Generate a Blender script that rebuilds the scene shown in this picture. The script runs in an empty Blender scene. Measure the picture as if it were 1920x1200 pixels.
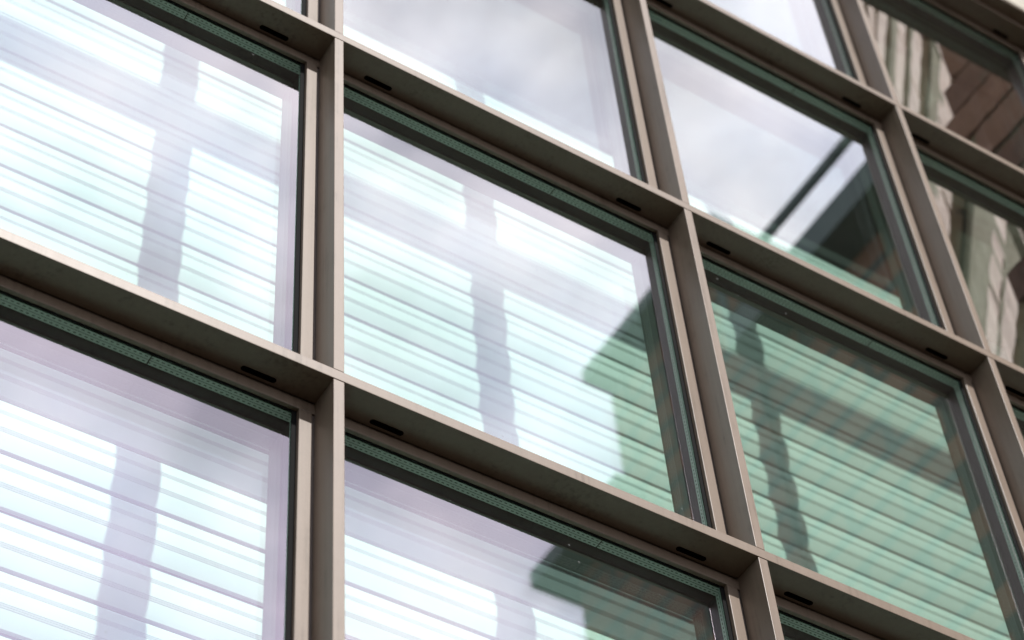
import bpy, bmesh, math, random
from mathutils import Matrix, Vector
R = math.radians
random.seed(7)
S = 0.6                       # metres per bay width; lengths below are in bay widths

# ---------------------------------------------------------------- camera, world, sun, exposure
scene = bpy.context.scene
col = scene.collection
FOCAL = 4001.04 / 1920 * 36
cd = bpy.data.cameras.new('camera')
cam = bpy.data.objects.new('camera', cd)
col.objects.link(cam)
rt = Vector((0.8457126, -0.52995463, -0.06259625))
up = Vector((-0.37900045, -0.6790723, 0.62866483))
bk = Vector((-0.37567122, -0.50794576, -0.77515304))
m = Matrix((rt, up, bk)).transposed().to_4x4()
m.translation = Vector((-1.28332009, -2.30098471, -4.3178533)) * S
cam.matrix_world = m
cd.sensor_width = 36
cd.lens = FOCAL
cd.clip_start = 0.05
cd.clip_end = 2000
cd.dof.use_dof = True
cd.dof.focus_distance = 4.42 * S
cd.dof.aperture_fstop = 5.6
scene.camera = cam
scene.view_settings.view_transform = 'Standard'
scene.view_settings.look = 'None'
scene.view_settings.gamma = 1
scene.view_settings.exposure = 0.17
scene.cycles.caustics_reflective = False
scene.cycles.caustics_refractive = False
scene.cycles.transparent_max_bounces = 16
scene.cycles.max_bounces = 10
scene.cycles.diffuse_bounces = 4
scene.cycles.glossy_bounces = 5

SUN_T = Vector((-0.10, 1.0, -0.86)).normalized()      # direction the light travels
sd = bpy.data.lights.new('sun', 'SUN')
sd.energy = 4.95
sd.angle = R(0.55)
sd.color = (1.0, 0.965, 0.925)
sun = bpy.data.objects.new('sun', sd)
col.objects.link(sun)
sun.rotation_euler = SUN_T.to_track_quat('-Z', 'Y').to_euler()

world = bpy.data.worlds.new('World')
scene.world = world
world.use_nodes = True
wt = world.node_tree
wt.nodes.clear()
N = wt.nodes.new
L = wt.links.new
wo = N('ShaderNodeOutputWorld')
bg = N('ShaderNodeBackground')
sky = N('ShaderNodeTexSky')
sky.sky_type = 'NISHITA'
sky.sun_disc = False
sky.sun_elevation = math.asin(-SUN_T.z)
sky.sun_rotation = math.atan2(-SUN_T.x, -SUN_T.y)
sky.altitude = 50
tc = N('ShaderNodeTexCoord')
n1 = N('ShaderNodeTexNoise')
n1.inputs['Scale'].default_value = 6.5
n1.inputs['Detail'].default_value = 6
n1.inputs['Roughness'].default_value = 0.52
n1.inputs['Distortion'].default_value = 0.25
mp = N('ShaderNodeMapping')
mp.inputs['Location'].default_value = (0.3, 1.7, 3.1)
mp.inputs['Scale'].default_value = (1.0, 1.0, 1.5)
L(tc.outputs['Generated'], mp.inputs['Vector'])
L(mp.outputs['Vector'], n1.inputs['Vector'])
cr = N('ShaderNodeValToRGB')
cr.color_ramp.elements[0].position = 0.36
cr.color_ramp.elements[0].color = (0.36, 0.36, 0.36, 1)
cr.color_ramp.elements[1].position = 0.58
cr.color_ramp.elements[1].color = (1, 1, 1, 1)
L(n1.outputs['Fac'], cr.inputs['Fac'])
n2 = N('ShaderNodeTexNoise')
n2.inputs['Scale'].default_value = 11.0
n2.inputs['Detail'].default_value = 5
L(mp.outputs['Vector'], n2.inputs['Vector'])
cc = N('ShaderNodeValToRGB')
cc.color_ramp.elements[0].position = 0.35
cc.color_ramp.elements[0].color = (15.0, 15.9, 18.0, 1)
cc.color_ramp.elements[1].position = 0.68
cc.color_ramp.elements[1].color = (21, 20.6, 20.8, 1)
L(n2.outputs['Fac'], cc.inputs['Fac'])
# clouds are brighter round the sun (forward scattering)
dsun = N('ShaderNodeVectorMath')
dsun.operation = 'DOT_PRODUCT'
dsun.inputs[1].default_value = tuple(-SUN_T)
L(tc.outputs['Generated'], dsun.inputs[0])
glow = N('ShaderNodeMapRange')
glow.interpolation_type = 'SMOOTHSTEP'
glow.inputs['From Min'].default_value = 0.45
glow.inputs['From Max'].default_value = 0.78
glow.inputs['To Min'].default_value = 0.28
glow.inputs['To Max'].default_value = 0.96
L(dsun.outputs['Value'], glow.inputs['Value'])
gm = N('ShaderNodeVectorMath')
gm.operation = 'SCALE'
L(cc.outputs['Color'], gm.inputs[0])
L(glow.outputs['Result'], gm.inputs['Scale'])
mx = N('ShaderNodeMix')
mx.data_type = 'RGBA'
mx.clamp_result = False
L(cr.outputs['Color'], mx.inputs['Factor'])
L(sky.outputs['Color'], mx.inputs['A'])
L(gm.outputs['Vector'], mx.inputs['B'])
L(mx.outputs['Result'], bg.inputs['Color'])
bg.inputs['Strength'].default_value = 0.1
L(bg.outputs['Background'], wo.inputs['Surface'])


# ---------------------------------------------------------------- materials
def mat(name):
    mm = bpy.data.materials.new(name)
    mm.use_nodes = True
    return mm, mm.node_tree, mm.node_tree.nodes['Principled BSDF']


def math_node(nt, op, a, b=None, c=None):
    n = nt.nodes.new('ShaderNodeMath')
    n.operation = op
    for i, v in enumerate((a, b, c)):
        if v is None:
            continue
        if isinstance(v, (int, float)):
            n.inputs[i].default_value = v
        else:
            nt.links.new(v, n.inputs[i])
    return n.outputs[0]


def noise(nt, vec, scale, detail=4, rough=0.5):
    n = nt.nodes.new('ShaderNodeTexNoise')
    n.inputs['Scale'].default_value = scale
    n.inputs['Detail'].default_value = detail
    n.inputs['Roughness'].default_value = rough
    if vec is not None:
        nt.links.new(vec, n.inputs['Vector'])
    return n.outputs['Fac']


def ramp(nt, fac, stops):
    r = nt.nodes.new('ShaderNodeValToRGB')
    el = r.color_ramp.elements
    while len(el) < len(stops):
        el.new(0.5)
    for e, (p, c) in zip(el, stops):
        e.position = p
        e.color = (*c, 1)
    nt.links.new(fac, r.inputs['Fac'])
    return r.outputs['Color']


def objco(nt):
    return nt.nodes.new('ShaderNodeTexCoord').outputs['Object']


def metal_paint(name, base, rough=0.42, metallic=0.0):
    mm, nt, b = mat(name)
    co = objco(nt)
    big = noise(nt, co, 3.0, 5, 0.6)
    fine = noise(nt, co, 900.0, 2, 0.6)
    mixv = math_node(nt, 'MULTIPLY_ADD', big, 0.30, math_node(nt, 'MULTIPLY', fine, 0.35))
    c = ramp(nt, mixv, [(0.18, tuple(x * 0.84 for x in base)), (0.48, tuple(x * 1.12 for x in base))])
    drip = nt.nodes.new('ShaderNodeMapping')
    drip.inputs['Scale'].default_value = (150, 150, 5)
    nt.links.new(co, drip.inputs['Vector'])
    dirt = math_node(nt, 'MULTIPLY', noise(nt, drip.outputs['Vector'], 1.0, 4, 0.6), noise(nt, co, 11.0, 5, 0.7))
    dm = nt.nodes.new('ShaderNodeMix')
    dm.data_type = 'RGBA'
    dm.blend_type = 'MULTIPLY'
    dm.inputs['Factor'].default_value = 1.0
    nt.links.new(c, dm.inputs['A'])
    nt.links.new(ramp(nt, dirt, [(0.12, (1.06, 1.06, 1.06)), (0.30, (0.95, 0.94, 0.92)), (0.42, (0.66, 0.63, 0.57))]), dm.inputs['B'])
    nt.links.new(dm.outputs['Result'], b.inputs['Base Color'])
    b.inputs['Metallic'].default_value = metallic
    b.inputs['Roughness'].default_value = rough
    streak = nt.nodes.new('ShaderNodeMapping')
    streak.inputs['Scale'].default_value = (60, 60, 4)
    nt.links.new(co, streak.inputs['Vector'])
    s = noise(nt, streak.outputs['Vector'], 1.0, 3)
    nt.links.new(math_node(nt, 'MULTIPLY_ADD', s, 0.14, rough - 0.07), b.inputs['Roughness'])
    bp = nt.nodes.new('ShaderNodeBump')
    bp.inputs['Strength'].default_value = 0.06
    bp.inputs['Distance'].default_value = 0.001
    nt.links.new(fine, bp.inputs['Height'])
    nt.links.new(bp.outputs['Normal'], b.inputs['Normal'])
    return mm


M = {}
M['metal'] = metal_paint('bronze_grey_paint', (0.170, 0.128, 0.098))
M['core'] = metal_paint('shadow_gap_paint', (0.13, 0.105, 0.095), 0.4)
mm, nt, b = mat('black_rubber')
b.inputs['Base Color'].default_value = (0.006, 0.006, 0.006, 1)
b.inputs['Specular IOR Level'].default_value = 0.1
b.inputs['Roughness'].default_value = 0.8
M['rubber'] = mm
mm, nt, b = mat('slot_black')
b.inputs['Base Color'].default_value = (0.002, 0.002, 0.002, 1)
b.inputs['Specular IOR Level'].default_value = 0.0
b.inputs['Roughness'].default_value = 0.9
M['slot'] = mm
mm, nt, b = mat('inner_frame_paint')
b.inputs['Base Color'].default_value = (0.06, 0.062, 0.042, 1)
b.inputs['Roughness'].default_value = 0.35
M['frame'] = mm
mm, nt, b = mat('dark_interior')
nt.links.new(ramp(nt, noise(nt, objco(nt), 2.0, 4), [(0.3, (0.02, 0.02, 0.02)), (0.7, (0.035, 0.034, 0.033))]), b.inputs['Base Color'])
b.inputs['Roughness'].default_value = 0.9
M['interior'] = mm


def spacer_mat(name, base, dot, yc, half):
    """aluminium spacer bar: two rows of punched holes and a seam along it"""
    mm, nt, b = mat(name)
    g = nt.nodes.new('ShaderNodeNewGeometry')
    sx = nt.nodes.new('ShaderNodeSeparateXYZ')
    nt.links.new(objco(nt), sx.inputs[0])
    sn = nt.nodes.new('ShaderNodeSeparateXYZ')
    nt.links.new(g.outputs['Normal'], sn.inputs[0])
    hz = math_node(nt, 'ABSOLUTE', sn.outputs['Z'])
    hx = math_node(nt, 'ABSOLUTE', sn.outputs['X'])
    u = math_node(nt, 'ADD', math_node(nt, 'MULTIPLY', hz, sx.outputs['X']), math_node(nt, 'MULTIPLY', hx, sx.outputs['Z']))
    v = math_node(nt, 'ABSOLUTE', math_node(nt, 'SUBTRACT', sx.outputs['Y'], yc))
    fr = math_node(nt, 'FRACT', math_node(nt, 'DIVIDE', u, 0.0115 * S))
    du = math_node(nt, 'LESS_THAN', math_node(nt, 'ABSOLUTE', math_node(nt, 'SUBTRACT', fr, 0.5)), 0.26)
    dv = math_node(nt, 'LESS_THAN', math_node(nt, 'ABSOLUTE', math_node(nt, 'SUBTRACT', v, half * 0.56)), half * 0.13)
    hole = math_node(nt, 'MULTIPLY', du, dv)
    seam = math_node(nt, 'LESS_THAN', v, half * 0.07)
    f = math_node(nt, 'MAXIMUM', hole, seam)
    mxx = nt.nodes.new('ShaderNodeMix')
    mxx.data_type = 'RGBA'
    nt.links.new(f, mxx.inputs['Factor'])
    mxx.inputs['A'].default_value = (*base, 1)
    mxx.inputs['B'].default_value = (*dot, 1)
    nt.links.new(mxx.outputs['Result'], b.inputs['Base Color'])
    b.inputs['Roughness'].default_value = 0.6
    b.inputs['Specular IOR Level'].default_value = 0.15
    return mm


def glass_mat(name, tint, refl, a, bb, wob, dust):
    mm, nt, b = mat(name)
    nt.nodes.remove(b)
    out = nt.nodes['Material Output']
    co = objco(nt)
    g = nt.nodes.new('ShaderNodeNewGeometry')
    dt = nt.nodes.new('ShaderNodeVectorMath')
    dt.operation = 'DOT_PRODUCT'
    nt.links.new(g.outputs['Incoming'], dt.inputs[0])
    nt.links.new(g.outputs['True Normal'], dt.inputs[1])
    c = math_node(nt, 'ABSOLUTE', dt.outputs['Value'])
    one = math_node(nt, 'SUBTRACT', 1.0, c)
    fac = math_node(nt, 'MINIMUM', math_node(nt, 'MULTIPLY_ADD', math_node(nt, 'POWER', one, 3.0), bb, a), 1.0)
    tr = nt.nodes.new('ShaderNodeBsdfTransparent')
    tr.inputs['Color'].default_value = (*tint, 1)
    gl = nt.nodes.new('ShaderNodeBsdfGlossy')
    # coated glass: neutral at grazing angles, lilac when looked at more squarely
    nt.links.new(ramp(nt, c, [(0.40, (0.97, 0.94, 0.97)), (0.66, refl)]), gl.inputs['Color'])
    gl.inputs['Roughness'].default_value = 0.0
    bp = nt.nodes.new('ShaderNodeBump')
    bp.inputs['Strength'].default_value = 1.0
    bp.inputs['Distance'].default_value = wob
    nt.links.new(noise(nt, co, 3.2, 2, 0.4), bp.inputs['Height'])
    nt.links.new(bp.outputs['Normal'], gl.inputs['Normal'])
    ms = nt.nodes.new('ShaderNodeMixShader')
    nt.links.new(fac, ms.inputs['Fac'])
    nt.links.new(tr.outputs[0], ms.inputs[1])
    nt.links.new(gl.outputs[0], ms.inputs[2])
    last = ms.outputs[0]
    if dust:
        df = nt.nodes.new('ShaderNodeBsdfDiffuse')
        df.inputs['Color'].default_value = (0.6, 0.62, 0.62, 1)
        vo = nt.nodes.new('ShaderNodeTexVoronoi')
        vo.inputs['Scale'].default_value = 85.0
        vo.inputs['Randomness'].default_value = 1.0
        nt.links.new(co, vo.inputs['Vector'])
        sepc = nt.nodes.new('ShaderNodeSeparateColor')
        nt.links.new(vo.outputs['Color'], sepc.inputs[0])
        rad = math_node(nt, 'MULTIPLY', math_node(nt, 'POWER', sepc.outputs[0], 6.5), 0.15)
        spot = math_node(nt, 'LESS_THAN', vo.outputs['Distance'], rad)
        patch = math_node(nt, 'GREATER_THAN', noise(nt, co, 9.0, 3), 0.44)
        spot = math_node(nt, 'MULTIPLY', spot, patch)
        film = math_node(nt, 'MULTIPLY', noise(nt, co, 14.0, 5, 0.7), 0.010)
        dfac = math_node(nt, 'MULTIPLY_ADD', spot, 0.10, film)
        m2 = nt.nodes.new('ShaderNodeMixShader')
        nt.links.new(dfac, m2.inputs['Fac'])
        nt.links.new(last, m2.inputs[1])
        nt.links.new(df.outputs[0], m2.inputs[2])
        last = m2.outputs[0]
    nt.links.new(last, out.inputs['Surface'])
    return mm


G = 0.088
M['pane_out'] = glass_mat('outer_glass', (0.805, 0.97, 0.905), (0.95, 0.82, 1.0), 0.245, 0.75, 0.00006, True)
M['pane_in'] = glass_mat('inner_glass', (0.93, 0.98, 0.955), (0.93, 0.76, 1.0), 0.095, 0.45, 0.00005, False)
M['spacer'] = spacer_mat('aluminium_spacer', (0.62, 0.66, 0.63), (0.10, 0.12, 0.11), 0.1045 * S, 0.011 * S)
M['spacer2'] = spacer_mat('black_spacer', (0.008, 0.0075, 0.008), (0.002, 0.004, 0.004), 0.1285 * S, 0.011 * S)

mm, nt, b = mat('white_slat_paint')
co = objco(nt)
st = nt.nodes.new('ShaderNodeMapping')
st.inputs['Scale'].default_value = (0.6, 6, 6)
nt.links.new(co, st.inputs['Vector'])
nt.links.new(ramp(nt, noise(nt, st.outputs['Vector'], 2.0, 4), [(0.3, (0.80, 0.81, 0.80)), (0.7, (0.88, 0.88, 0.87))]), b.inputs['Base Color'])
b.inputs['Roughness'].default_value = 0.5
M['slat'] = mm


def brick_face(name, stops, scale, rough=0.9, green=(0.20, 0.22, 0.16)):
    """sawn brick: per brick tone plus grain and lichen"""
    mm, nt, b = mat(name)
    co = objco(nt)
    mpn = nt.nodes.new('ShaderNodeMapping')
    mpn.inputs['Scale'].default_value = (3.0, 3.0, 1.0 / (0.2 * S))
    nt.links.new(co, mpn.inputs['Vector'])
    wn = nt.nodes.new('ShaderNodeTexWhiteNoise')
    fl = nt.nodes.new('ShaderNodeVectorMath')
    fl.operation = 'FLOOR'
    nt.links.new(mpn.outputs['Vector'], fl.inputs[0])
    nt.links.new(fl.outputs[0], wn.inputs['Vector'])
    grain = noise(nt, co, scale, 6, 0.65)
    v = math_node(nt, 'MULTIPLY_ADD', wn.outputs['Value'], 0.45, math_node(nt, 'MULTIPLY', grain, 0.6))
    c = ramp(nt, v, stops)
    li = math_node(nt, 'MULTIPLY', math_node(nt, 'GREATER_THAN', noise(nt, co, 16.0, 6, 0.7), 0.64), 0.35)
    mxx = nt.nodes.new('ShaderNodeMix')
    mxx.data_type = 'RGBA'
    nt.links.new(li, mxx.inputs['Factor'])
    nt.links.new(c, mxx.inputs['A'])
    mxx.inputs['B'].default_value = (*green, 1)
    nt.links.new(mxx.outputs['Result'], b.inputs['Base Color'])
    b.inputs['Roughness'].default_value = rough
    bp = nt.nodes.new('ShaderNodeBump')
    bp.inputs['Strength'].default_value = 0.6
    bp.inputs['Distance'].default_value = 0.006
    nt.links.new(grain, bp.inputs['Height'])
    nt.links.new(bp.outputs['Normal'], b.inputs['Normal'])
    return mm


M['shaded_brown_brick'] = brick_face('shaded_brown_brick', [(0.25, (0.12, 0.062, 0.040)), (0.5, (0.20, 0.105, 0.066)), (0.8, (0.27, 0.155, 0.10))], 22.0, green=(0.07, 0.085, 0.055))  # brown brick tone, darkened to carry the shade of the wing's side face
M['brick'] = brick_face('buff_brick', [(0.25, (0.46, 0.36, 0.28)), (0.5, (0.68, 0.57, 0.47)), (0.8, (0.78, 0.69, 0.59))], 22.0)
mm, nt, b = mat('mossy_mortar')
nt.links.new(ramp(nt, noise(nt, objco(nt), 25.0, 5, 0.7), [(0.3, (0.16, 0.16, 0.085)), (0.7, (0.29, 0.285, 0.19))]), b.inputs['Base Color'])
b.inputs['Roughness'].default_value = 0.95
M['mortar'] = mm

mm, nt, b = mat('brown_brick_wall')
co = objco(nt)
sp = nt.nodes.new('ShaderNodeSeparateXYZ')
nt.links.new(co, sp.inputs[0])
cb = nt.nodes.new('ShaderNodeCombineXYZ')
nt.links.new(math_node(nt, 'ADD', sp.outputs['X'], sp.outputs['Y']), cb.inputs['X'])
nt.links.new(sp.outputs['Z'], cb.inputs['Y'])
bt = nt.nodes.new('ShaderNodeTexBrick')
nt.links.new(cb.outputs[0], bt.inputs['Vector'])
bt.inputs['Color1'].default_value = (0.25, 0.135, 0.085, 1)
bt.inputs['Color2'].default_value = (0.36, 0.225, 0.145, 1)
bt.inputs['Mortar'].default_value = (0.10, 0.12, 0.10, 1)
bt.inputs['Scale'].default_value = 1.0
bt.inputs['Mortar Size'].default_value = 0.03
bt.inputs['Brick Width'].default_value = 0.6
bt.inputs['Row Height'].default_value = 0.19
nt.links.new(bt.outputs['Color'], b.inputs['Base Color'])
b.inputs['Roughness'].default_value = 0.9
M['block'] = mm
mm, nt, b = mat('dark_fascia')
nt.links.new(ramp(nt, noise(nt, objco(nt), 4.0, 4), [(0.3, (0.075, 0.125, 0.118)), (0.7, (0.11, 0.165, 0.155))]), b.inputs['Base Color'])
b.inputs['Roughness'].default_value = 0.6
M['fascia'] = mm
mm, nt, b = mat('cream_stone')
nt.links.new(ramp(nt, noise(nt, objco(nt), 30.0, 6, 0.6), [(0.3, (0.36, 0.335, 0.285)), (0.7, (0.43, 0.40, 0.34))]), b.inputs['Base Color'])
b.inputs['Roughness'].default_value = 0.85
M['cream'] = mm
mm, nt, b = mat('paving')
nt.links.new(ramp(nt, noise(nt, objco(nt), 1.5, 6), [(0.3, (0.035, 0.028, 0.02)), (0.7, (0.055, 0.045, 0.033))]), b.inputs['Base Color'])
b.inputs['Roughness'].default_value = 0.9
M['paving'] = mm


# ---------------------------------------------------------------- mesh helpers
class MB:
    def __init__(self):
        self.v = []
        self.f = []

    def add(self, vs, fs):
        o = len(self.v)
        self.v += [Vector(p) * S for p in vs]
        self.f += [tuple(i + o for i in f) for f in fs]
        return self

    def box(self, x0, x1, y0, y1, z0, z1):
        vs = [(x, y, z) for z in (z0, z1) for y in (y0, y1) for x in (x0, x1)]
        return self.add(vs, [(0, 2, 3, 1), (4, 5, 7, 6), (0, 1, 5, 4), (2, 6, 7, 3), (0, 4, 6, 2), (1, 3, 7, 5)])

    def prism(self, poly, z0, z1):
        """poly counter-clockwise in x, y"""
        n = len(poly)
        vs = [(x, y, z0) for x, y in poly] + [(x, y, z1) for x, y in poly]
        fs = [tuple(range(n - 1, -1, -1)), tuple(range(n, 2 * n))]
        fs += [(i, (i + 1) % n, n + (i + 1) % n, n + i) for i in range(n)]
        return self.add(vs, fs)

    def extrude_x(self, prof, x0, x1):
        """closed profile of (y, z) points swept along x"""
        n = len(prof)
        vs = [(x0, y, z) for y, z in prof] + [(x1, y, z) for y, z in prof]
        fs = [tuple(range(n)), tuple(range(2 * n - 1, n - 1, -1))]
        fs += [(i, n + i, n + (i + 1) % n, (i + 1) % n) for i in range(n)]
        return self.add(vs, fs)

    def ring(self, x0, x1, z0, z1, w, y0, y1):
        """rectangular frame: opening x0..x1, z0..z1, bar width w outwards, depth y0..y1"""
        o = [(x0 - w, z0 - w), (x1 + w, z0 - w), (x1 + w, z1 + w), (x0 - w, z1 + w)]
        i = [(x0, z0), (x1, z0), (x1, z1), (x0, z1)]
        vs = [(x, y0, z) for x, z in o + i] + [(x, y1, z) for x, z in o + i]
        fs = []
        for k in range(4):
            n = (k + 1) % 4
            fs += [(k, n, 4 + n, 4 + k), (8 + n, 8 + k, 12 + k, 12 + n), (n, k, 8 + k, 8 + n), (4 + k, 4 + n, 12 + n, 12 + k)]
        return self.add(vs, fs)

    def build(self, name, material, parent=None, bevel=0, smooth=False):
        me = bpy.data.meshes.new(name)
        me.from_pydata([tuple(p) for p in self.v], [], self.f)
        bm = bmesh.new()
        bm.from_mesh(me)
        bmesh.ops.recalc_face_normals(bm, faces=bm.faces)
        bm.to_mesh(me)
        bm.free()
        me.materials.append(material)
        if smooth:
            for p in me.polygons:
                p.use_smooth = True
        o = bpy.data.objects.new(name, me)
        col.objects.link(o)
        if parent:
            o.parent = parent
        if bevel:
            bv = o.modifiers.new('bevel', 'BEVEL')
            bv.width = bevel * S
            bv.segments = 2
            bv.limit_method = 'ANGLE'
        return o


def tag(o, label=None, cat=None, group=None, kind=None):
    for k, v in (('label', label), ('category', cat), ('group', group), ('kind', kind)):
        if v:
            o[k] = v
    return o


def empty(name):
    o = bpy.data.objects.new(name, None)
    col.objects.link(o)
    return o


# ---------------------------------------------------------------- sizes
H = 1.22528                     # row height
w2 = 0.011626                   # half fin width
t2 = 0.013306                   # half transom thickness
D = 0.0738                      # fin projection in front of the cap plane
CW = 0.0453                     # cap outer edge from the mullion axis
CH = 0.0463                     # cap outer edge from the transom axis
CT = 0.0105                     # cap thickness
GR = 0.0062                     # shadow groove between fin and cap
GZ = -7.0                       # ground
XS = list(range(-2, 4))         # mullion axes
ZS = [2 * H, H, 0.0, -H, -2 * H, -3 * H]
XR = 3.3                        # side wing plane
FW = [(-2.0, 3.0)]

# ground
g = MB().box(-60, 60, -60, 60, GZ - 0.2, GZ).build('ground', M['paving'])
tag(g, kind='structure')

# ---------------------------------------------------------------- glazed building
fac = tag(empty('glass_building'), 'glass curtain wall with bronze-grey metal fins in a square grid', 'building')
fac.location = (0, 0, 0)

X0, X1 = XS[0] - 0.03, XR - 0.004
# transoms: one long fin per storey line, caps above and below, weep slots
for r, z in enumerate(ZS):
    tr = MB().box(X0, X1, 0, D + 0.002, z - t2, z + t2).build('transom', M['metal'], fac, 0.0010)
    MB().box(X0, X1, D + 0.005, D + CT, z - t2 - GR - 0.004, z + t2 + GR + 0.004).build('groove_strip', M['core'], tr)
    for s in (-1, 1):
        a, b_ = sorted((z + s * (t2 + GR), z + s * CH))
        MB().box(X0, X1, D, D + CT, a, b_).build('cap_strip', M['metal'], tr, 0.0012)
    for x in XS[:-1]:
        for cx in (x + 0.139, x + 1 - 0.139):
            n = 10
            hl, hw = 0.037, 0.0062
            poly = []
            for k in range(n + 1):
                a = -math.pi / 2 + math.pi * k / n
                poly.append((cx + hl - hw + hw * math.cos(a), 0.0615 + hw * math.sin(a)))
            for k in range(n + 1):
                a = math.pi / 2 + math.pi * k / n
                poly.append((cx - hl + hw + hw * math.cos(a), 0.0615 + hw * math.sin(a)))
            MB().prism(poly, z - t2 - 0.0006, z - t2 + 0.004).build('weep_slot', M['slot'], tr)

# mullions: a fin between each pair of transoms with a cap on each side
for x in XS:
    for zt, zb in zip(ZS[:-1], ZS[1:]):
        a, b_ = zb + t2 + 0.0015, zt - t2 - 0.0015
        mu = MB().box(x - w2, x + w2, 0.0006, D + 0.002, a, b_).build('mullion', M['metal'], fac, 0.0010)
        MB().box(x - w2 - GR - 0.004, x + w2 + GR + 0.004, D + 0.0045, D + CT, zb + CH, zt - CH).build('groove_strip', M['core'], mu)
        for s in (-1, 1):
            c0, c1 = sorted((x + s * (w2 + GR), x + s * CW))
            MB().box(c0, c1, D - 0.0004, D + CT, zb + CH + 0.0006, zt - CH - 0.0006).build('cap_strip', M['metal'], mu, 0.0012)

# windows: inner frame, two panes, gasket and two spacer bars
for ci, x in enumerate(XS[:-1]):
    for zt, zb in zip(ZS[:-1], ZS[1:]):
        x0, x1, z0, z1 = x + CW, x + 1 - CW, zb + CH, zt - CH
        fr = MB().ring(x0, x1, z0, z1, 0.0445, 0.1435, 0.195).build('window', M['frame'], fac)
        MB().ring(x0 + 0.010, x1 - 0.010, z0 - 0.0008, z1 - 0.0015, 0.042, D + CT + 0.0003, G - 0.0006).build('gasket', M['rubber'], fr)
        e = 0.016
        tx, tz = random.uniform(-1, 1) * 0.0001, random.uniform(-1, 1) * 0.0001

        def pane(y, name, mt, k):
            vs = []
            for (px, pz) in ((x0 - e, z0 - e), (x1 + e, z0 - e), (x1 + e, z1 + e), (x0 - e, z1 + e)):
                vs.append((px, y + k * (tx * (px - x - 0.5) + tz * (pz - 0.5 * (z0 + z1))), pz))
            MB().add(vs, [(0, 1, 2, 3)]).build(name, mt, fr)
        pane(G, 'outer_pane', M['pane_out'], 1.0)
        pane(0.1415, 'inner_pane', M['pane_in'], 0.6)
        MB().ring(x0 - 0.002, x1 + 0.002, z0 - 0.002, z1 + 0.002, 0.030, 0.0935, 0.1155).build('spacer_bar', M['spacer'], fr)
        jx = x + 0.658
        MB().add([(jx - 0.0012, 0.0936, z1 + 0.0017), (jx + 0.0012, 0.0936, z1 + 0.0017), (jx + 0.0012, 0.1154, z1 + 0.0017), (jx - 0.0012, 0.1154, z1 + 0.0017),
                  (jx - 0.0012, 0.0936, z1 + 0.003), (jx + 0.0012, 0.0936, z1 + 0.003), (jx + 0.0012, 0.1154, z1 + 0.003), (jx - 0.0012, 0.1154, z1 + 0.003)],
                 [(0, 1, 2, 3), (7, 6, 5, 4), (0, 4, 5, 1), (1, 5, 6, 2), (2, 6, 7, 3), (3, 7, 4, 0)]).build('spacer_joint', M['rubber'], fr)
        MB().ring(x0 - 0.002, x1 + 0.002, z0 - 0.002, z1 + 0.002, 0.030, 0.1170, 0.1400).build('black_spacer_bar', M['spacer2'], fr)

# projecting head course over the top transom, end jamb and the dark room behind
MB().box(-6, XR - 0.004, -0.052, 0.30, 2 * H + t2 + 0.010, 2 * H + 1.3).build('head_course', M['cream'], fac, 0.004)
MB().box(-6, XR - 0.004, -0.048, 0.30, 2 * H + t2 + 0.002, 2 * H + t2 + 0.0095).build('head_flashing', M['metal'], fac)
MB().box(-6, XS[0] - 0.05, 0.01, 0.30, GZ + 0.01, 2 * H + t2).build('wall', M['cream'], fac)
MB().box(XS[0] - 0.05, XR - 0.004, 0.03, 0.30, GZ + 0.01, -3 * H - CH).build('plinth_wall', M['cream'], fac)
MB().box(XS[-1] + CW + 0.001, XR - 0.004, D + 0.012, 0.30, -3 * H - CH, 2 * H).build('jamb', M['metal'], fac)
room = MB()
room.box(-2.2, 4.4, 2.5, 2.6, -3 * H - 0.3, 2 * H + 0.2)
room.box(-2.3, -2.2, 0.30, 2.6, -3 * H - 0.3, 2 * H + 0.2)
room.box(4.4, 4.5, 0.30, 2.6, -3 * H - 0.3, 2 * H + 0.2)
room.box(-2.2, 4.4, 0.305, 2.5, 2 * H + 0.1, 2 * H + 0.2)
room.box(-2.2, 4.4, 0.305, 2.5, -3 * H - 0.3, -3 * H - 0.2)
room.box(3.32, 4.4, 0.305, 0.4, -3 * H - 0.2, 2 * H + 0.1)
room.build('interior_wall', M['interior'], fac)

# ---------------------------------------------------------------- blind hanging inside
BY = 0.80
PITCH = 0.1645
bl = tag(empty('slatted_blind'), 'closed white blind of broad curved slats hanging behind the glass', 'blind')
prof = []
hs = PITCH * 0.880


def bulge(s):
    return -0.0110 * 4 * s * (1 - s) + 0.004 * s


def front_profile():
    pts = []
    notch = []
    for c in (0.30, 0.66):
        for k in (-1, 0, 1):
            notch.append(c + k * 0.036)
    ss = [i / 26 for i in range(27)]
    for s in ss:
        if all(abs(s - n) > 0.016 for n in notch):
            pts.append((s, 0.0))
    for n in notch:
        pts += [(n - 0.013, 0.0), (n - 0.003, 0.0075), (n + 0.003, 0.0075), (n + 0.013, 0.0)]
    pts.sort()
    return pts


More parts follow.
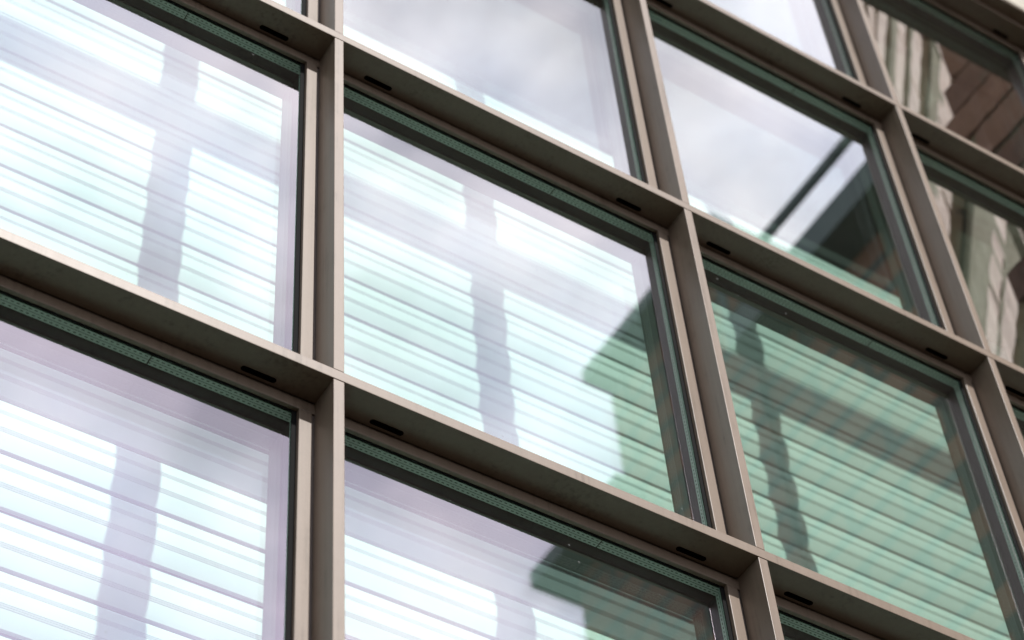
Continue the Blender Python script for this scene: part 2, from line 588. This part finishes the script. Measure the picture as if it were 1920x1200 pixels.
fp = front_profile()
slm = MB()
top = 1.585
k = 0
z = top
while z > -3.3:
    jy, jz = random.uniform(-1, 1) * 0.0022, random.uniform(-1, 1) * 0.0016
    lean = random.uniform(-1, 1) * 0.003
    pf = [(BY + jy + lean * (s - 0.5) + bulge(s) + d, z + jz - s * hs) for s, d in fp]
    pf += [(BY + jy + lean * (s - 0.5) + bulge(s) + 0.011, z + jz - s * hs) for s in (1.0, 0.8, 0.6, 0.4, 0.2, 0.0)]
    slm.extrude_x(pf, -1.9, 3.24)
    z -= PITCH
slm.build('slats', M['slat'], bl)
MB().box(-1.9, 3.24, BY - 0.012, BY + 0.07, top + 0.012, top + 0.07).build('head_box', M['interior'], bl, 0.003)
MB().box(-1.9, 3.24, BY - 0.008, BY + 0.02, z + PITCH - hs - 0.04, z + PITCH - hs - 0.012).build('bottom_bar', M['slat'], bl, 0.003)

# ---------------------------------------------------------------- brick wing beside the glass
wing = tag(empty('brick_wing'), 'rough buff and brown brick wing with a splayed corner and a side browned for shade, mirrored in the rightmost panes', 'building')
wing.location = Vector((XR, -0.5, GZ)) * S
ca = (XR, -0.469)
cb_ = (3.787, -1.124)
u = Vector((cb_[0] - ca[0], cb_[1] - ca[1])).normalized()
core = [(XR + 0.014, 0.30), (XR + 0.014, ca[1] + 0.006), (cb_[0] + 0.012, cb_[1] + 0.012), (6.0, cb_[1] + 0.012), (6.0, 0.30)]


def place(o, par):
    o.parent = par
    o.matrix_parent_inverse = Matrix.Translation(-Vector(par.location))
    return o


place(MB().prism(core, GZ, 7.5).build('mortar_wall', M['mortar']), wing)
cm = MB()
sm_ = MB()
P = 0.2
zz = -2.0
ci = 0
while zz < 7.4:
    j = lambda a: random.uniform(-a, a)
    q = 0.5 if ci % 2 else 0.0
    # bricks on the side face (toward the glass) and round the corner, shade put into their brown
    y = 0.30
    first = True
    edges = [0.30]
    y = 0.05 - q * 0.42
    while y > ca[1] + 0.25:
        edges.append(y)
        y -= 0.42
    c_off = j(0.085)
    cx, cy = ca[0] + j(0.012), ca[1] + c_off
    edges.append(cy)
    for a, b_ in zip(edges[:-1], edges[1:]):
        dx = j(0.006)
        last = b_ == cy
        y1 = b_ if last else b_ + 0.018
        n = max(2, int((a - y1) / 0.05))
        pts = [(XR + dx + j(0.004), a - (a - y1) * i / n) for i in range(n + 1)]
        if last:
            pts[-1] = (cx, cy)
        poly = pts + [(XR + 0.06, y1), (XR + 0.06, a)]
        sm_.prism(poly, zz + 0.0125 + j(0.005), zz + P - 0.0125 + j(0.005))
    # splayed sunlit face
    s = 0.0
    tot = (Vector(cb_) - Vector(ca)).length
    cuts = [0.0]
    s = 0.30 + 0.25 * q
    while s < tot - 0.12:
        cuts.append(s)
        s += 0.42
    cuts.append(tot)
    nrm = Vector((u.y, -u.x)) if u.y * -1 > 0 else Vector((u.y, -u.x))
    nrm = Vector((-0.803, -0.596))
    for a, b_ in zip(cuts[:-1], cuts[1:]):
        pts = []
        a2 = a + (0.0 if a == 0 else 0.018)
        n = max(2, int((b_ - a2) / 0.05))
        for i in range(n + 1):
            sv = a2 + (b_ - a2) * i / n
            p = Vector((cx, cy)) + u * sv + nrm * j(0.005)
            if i == 0 and a == 0:
                p = Vector((cx, cy)) + u * 0.002
            pts.append((p.x, p.y))
        e1 = Vector(pts[-1]) - nrm * 0.06
        e0 = Vector(pts[0]) - nrm * 0.06 + u * 0.02
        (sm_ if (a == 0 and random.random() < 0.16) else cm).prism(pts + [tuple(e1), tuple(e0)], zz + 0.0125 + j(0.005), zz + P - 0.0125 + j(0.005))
    zz += P
    ci += 1
place(cm.build('buff_brick_facing', M['brick']), wing)
place(sm_.build('shaded_brown_facing', M['shaded_brown_brick']), wing)
place(MB().prism([(XR - 0.05, 0.30), (XR - 0.05, ca[1]), (cb_[0] - 0.05, cb_[1] - 0.05), (6.05, cb_[1] - 0.05), (6.05, 0.30)], 7.5, 7.62).build('coping', M['cream']), wing)

# ---------------------------------------------------------------- stepped brick block farther out (seen mirrored in the glass)
blk = tag(empty('brick_block'), 'dark brown brick block with stepped flat roofs and overhanging eaves, mirrored in the glass', 'building')
BX = 6.0
blk.location = Vector((BX, -4, GZ)) * S


def yr(v):
    return 2 * G - v


def bbox(name, mt, xa, xb, va, vb, za, zb, bev=0.0):
    return place(MB().box(xa, xb, yr(vb), yr(va), za, zb).build(name, mt, None, bev), blk)


bbox('wall', M['block'], BX + 0.30, 10, 1.6, 4.95, GZ, 7.54)
bbox('wall', M['block'], BX + 0.25, 10, 4.95, 6.62, GZ, 8.93)
bbox('wall', M['block'], BX + 0.28, 10, 6.40, 7.38, GZ, 7.45)
bbox('roof', M['fascia'], BX, 10.3, 1.5, 4.94, 7.54, 7.82, 0.01)
bbox('roof', M['fascia'], BX, 10.3, 4.80, 6.66, 8.93, 9.08, 0.01)
bbox('roof', M['fascia'], BX, 10.3, 6.41, 7.66, 7.45, 7.62, 0.01)
rl = bbox('parapet_rail', M['fascia'], BX, BX + 0.05, 1.5, 4.94, 8.18, 8.28, 0.012)
for v in (1.9, 4.9):
    o = bbox('rail_post', M['fascia'], BX + 0.01, BX + 0.04, v - 0.03, v + 0.03, 7.82, 8.18)
    mw = Matrix.Translation(Vector(blk.location)) @ rl.matrix_parent_inverse
    o.parent = rl
    o.matrix_parent_inverse = mw.inverted()
